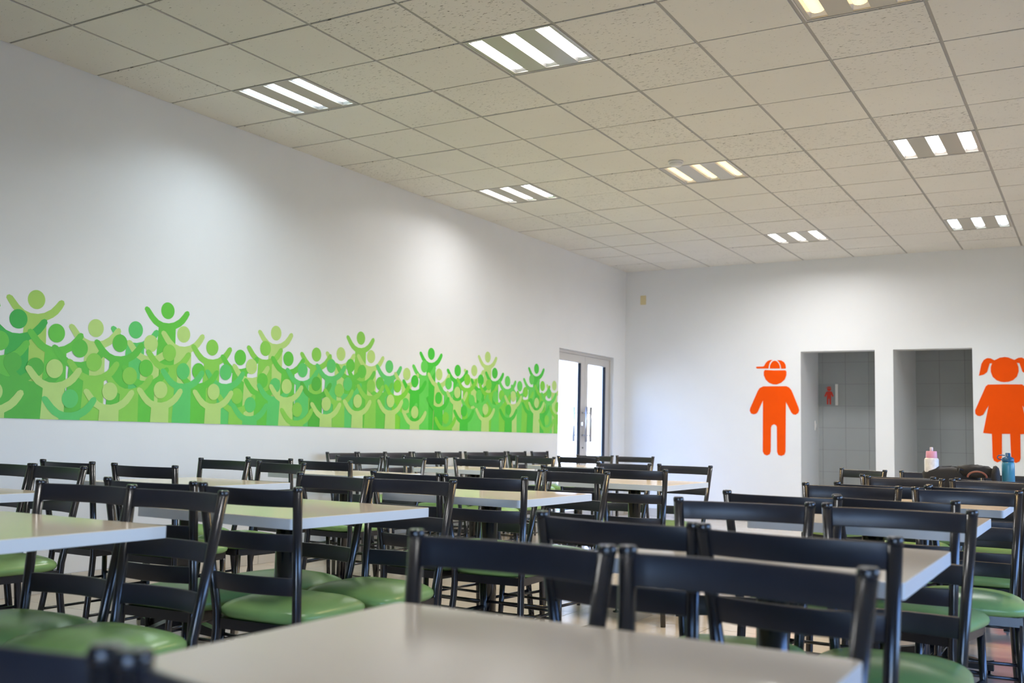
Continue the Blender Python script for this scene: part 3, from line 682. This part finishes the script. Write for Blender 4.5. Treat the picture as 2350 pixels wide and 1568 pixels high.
CH += [(2, 3, 'near', 'left', 2.93, 1.69, -6), (2, 3, 'near', 'right', 3.32, 1.70, 8), (2, 3, 'far', 'left', 2.77, 2.82, 4), (2, 3, 'far', 'right', 3.19, 2.85, -4)]
CH += [(3, 0, 'near', 'left', 4.725, -2.985, 0), (3, 0, 'near', 'right', 5.12, -2.985, 0), (3, 0, 'far', 'left', 4.72, -2.065, -1), (3, 0, 'far', 'right', 5.11, -2.065, -5)]
CH += [(3, 1, 'near', 'left', 4.67, -1.53, -5), (3, 1, 'near', 'right', 5.06, -1.57, -3), (3, 1, 'far', 'left', 4.685, -0.685, 11), (3, 1, 'far', 'right', 5.09, -0.63, 3)]
CH += [(3, 2, 'near', 'left', 4.66, -0.20, -2), (3, 2, 'near', 'right', 5.00, -0.145, -8), (3, 2, 'far', 'left', 4.685, 0.75, 0), (3, 2, 'far', 'right', 5.11, 0.765, 6)]
CH += [(3, 3, 'near', 'left', 4.76, 0.99, 0), (3, 3, 'near', 'right', 5.115, 1.10, 0), (3, 3, 'far', 'left', 4.69, 2.00, -6), (3, 3, 'far', 'right', 5.10, 1.99, 0)]
CH += [(3, 4, 'near', 'left', 4.62, 2.215, -5), (3, 4, 'near', 'right', 5.10, 2.21, 0), (3, 4, 'far', 'left', 4.64, 3.37, 5), (3, 4, 'far', 'right', 5.11, 3.36, 0)]
cproto = make_chair(); used = False
def put_chair(loc, rz, label, group):
    global used
    if not used:
        cproto.location = loc; cproto.rotation_euler = (0, 0, rz); cproto['label'] = label; cproto['group'] = group; used = True
    else: dup(cproto, loc, rz, label, group)
for (row, tb_, side, hand, x, y, ang) in CH:
    loc, rz = chair_place((x, y), ang, 'far' if side == 'near' else 'near')
    lab = 'green-seated black chair, %s one on %s side of %s table in %s' % (hand, side, ORD[tb_], ROWN[row])
    put_chair(loc, rz, lab, 'chairs around the square tables')
loc, rz = chair_place((4.21, 3.41), -32, 'near')
put_chair(loc, rz, 'black chair turned askew left of the table with the bottles', 'chairs around the square tables')
WY = [3.03, 3.425, 3.80, 4.22, 4.635, 5.09, 5.495, 5.925, 6.435]
WO = ['first', 'second', 'third', 'fourth', 'fifth', 'sixth', 'seventh', 'eighth', 'last']
for k, y in enumerate(WY):
    loc, rz = chair_place((0.15, y), 0, 'room')
    put_chair(loc, rz, 'black chair with its back to the mural wall, %s of nine from left' % WO[k], 'chairs lined up against the mural wall')

# ------------------------------------------------------------------ bottles and bag on the last table of the right-hand row
t = thing('water_bottle', 'white marbled bottle with pink lid and clear spout', 'bottle', (4.70, 2.90, TZ))
obj('body', MB().lathe([(0.036, 0.0), (0.040, 0.004), (0.040, 0.176), (0.037, 0.184), (0.030, 0.188)], 28), 'marble', t)
obj('lid', MB().lathe([(0.031, 0.186), (0.032, 0.190), (0.030, 0.224), (0.028, 0.227)], 28), 'pink', t)
obj('spout', MB().lathe([(0.0095, 0.226), (0.0095, 0.248), (0.008, 0.250)], 14), 'clear', t)
t = thing('sports_bottle', 'translucent blue bottle with dark blue cap and carry loop', 'bottle', (5.105, 2.90, TZ))
obj('body', MB().lathe([(0.030, 0.0), (0.034, 0.004), (0.034, 0.155), (0.032, 0.170), (0.027, 0.180)], 28), 'bluebottle', t)
lid = obj('cap', MB().lathe([(0.031, 0.178), (0.032, 0.182), (0.031, 0.198), (0.020, 0.205), (0.0135, 0.207), (0.0135, 0.226), (0.012, 0.228)], 24), 'bluecap', t)
lp = MB(); lp.tube([(-0.014 , -0.01, 0.213)] + [(-0.032 - 0.022 * math.sin(a), -0.01, 0.202 + 0.013 * math.cos(a)) for a in [math.pi * k / 8 for k in range(9)]] + [(-0.026, -0.01, 0.188)], 0.0028, 8)
obj('carry_loop', lp, 'bluecap', lid)
bag = thing('backpack', 'black backpack with a brown-red grab handle lying beside the bottles', 'bag', (4.87, 2.84, TZ))
def blob(name, c, r, ex=3.0, seg=(20, 12), jit=0.006, m_='bag', parent=None, tilt=0.0):
    V = []; F = []; nu, nv = seg
    for j in range(nv + 1):
        ph = -math.pi / 2 + math.pi * j / nv
        for i in range(nu):
            th = 2 * math.pi * i / nu
            p = [math.cos(ph) * math.cos(th), math.cos(ph) * math.sin(th), math.sin(ph)]
            p = [math.copysign(abs(v) ** (2 / ex), v) for v in p]
            q = [c[k] + r[k] * p[k] + random.uniform(-jit, jit) * (0.3 if k == 2 and p[2] < -0.8 else 1) for k in range(3)]
            q[2] += tilt * (q[0] - c[0]); q[2] = max(q[2], 0.001)
            V.append(tuple(q))
    for j in range(nv):
        for i in range(nu): F.append((j*nu+i, j*nu+(i+1)%nu, (j+1)*nu+(i+1)%nu, (j+1)*nu+i))
    return obj(name, mesh(name, V, F, True), m_, parent)
blob('main_compartment', (-0.07, 0.10, 0.066), (0.155, 0.10, 0.072), 3.4, parent=bag)
blob('rolled_flap', (0.075, 0.03, 0.118), (0.105, 0.045, 0.034), 2.6, parent=bag, tilt=-0.07)
blob('side_pocket', (0.175, 0.0, 0.082), (0.022, 0.05, 0.070), 2.4, seg=(14, 10), jit=0.003, parent=bag)
h = MB(); h.tube([(0.085 + 0.05 * math.cos(a), -0.06, 0.085 + 0.034 * math.sin(a)) for a in [math.pi * k / 12 for k in range(13)]], 0.005, 8); obj('grab_handle', h, 'strap', bag)
h = MB(); h.tube([(0.015, 0.0, 0.12), (-0.01, -0.02, 0.13), (-0.015, -0.03, 0.11), (0.0, -0.03, 0.09), (-0.03, -0.04, 0.06)], 0.006, 8); obj('strap', h, 'bag', bag)
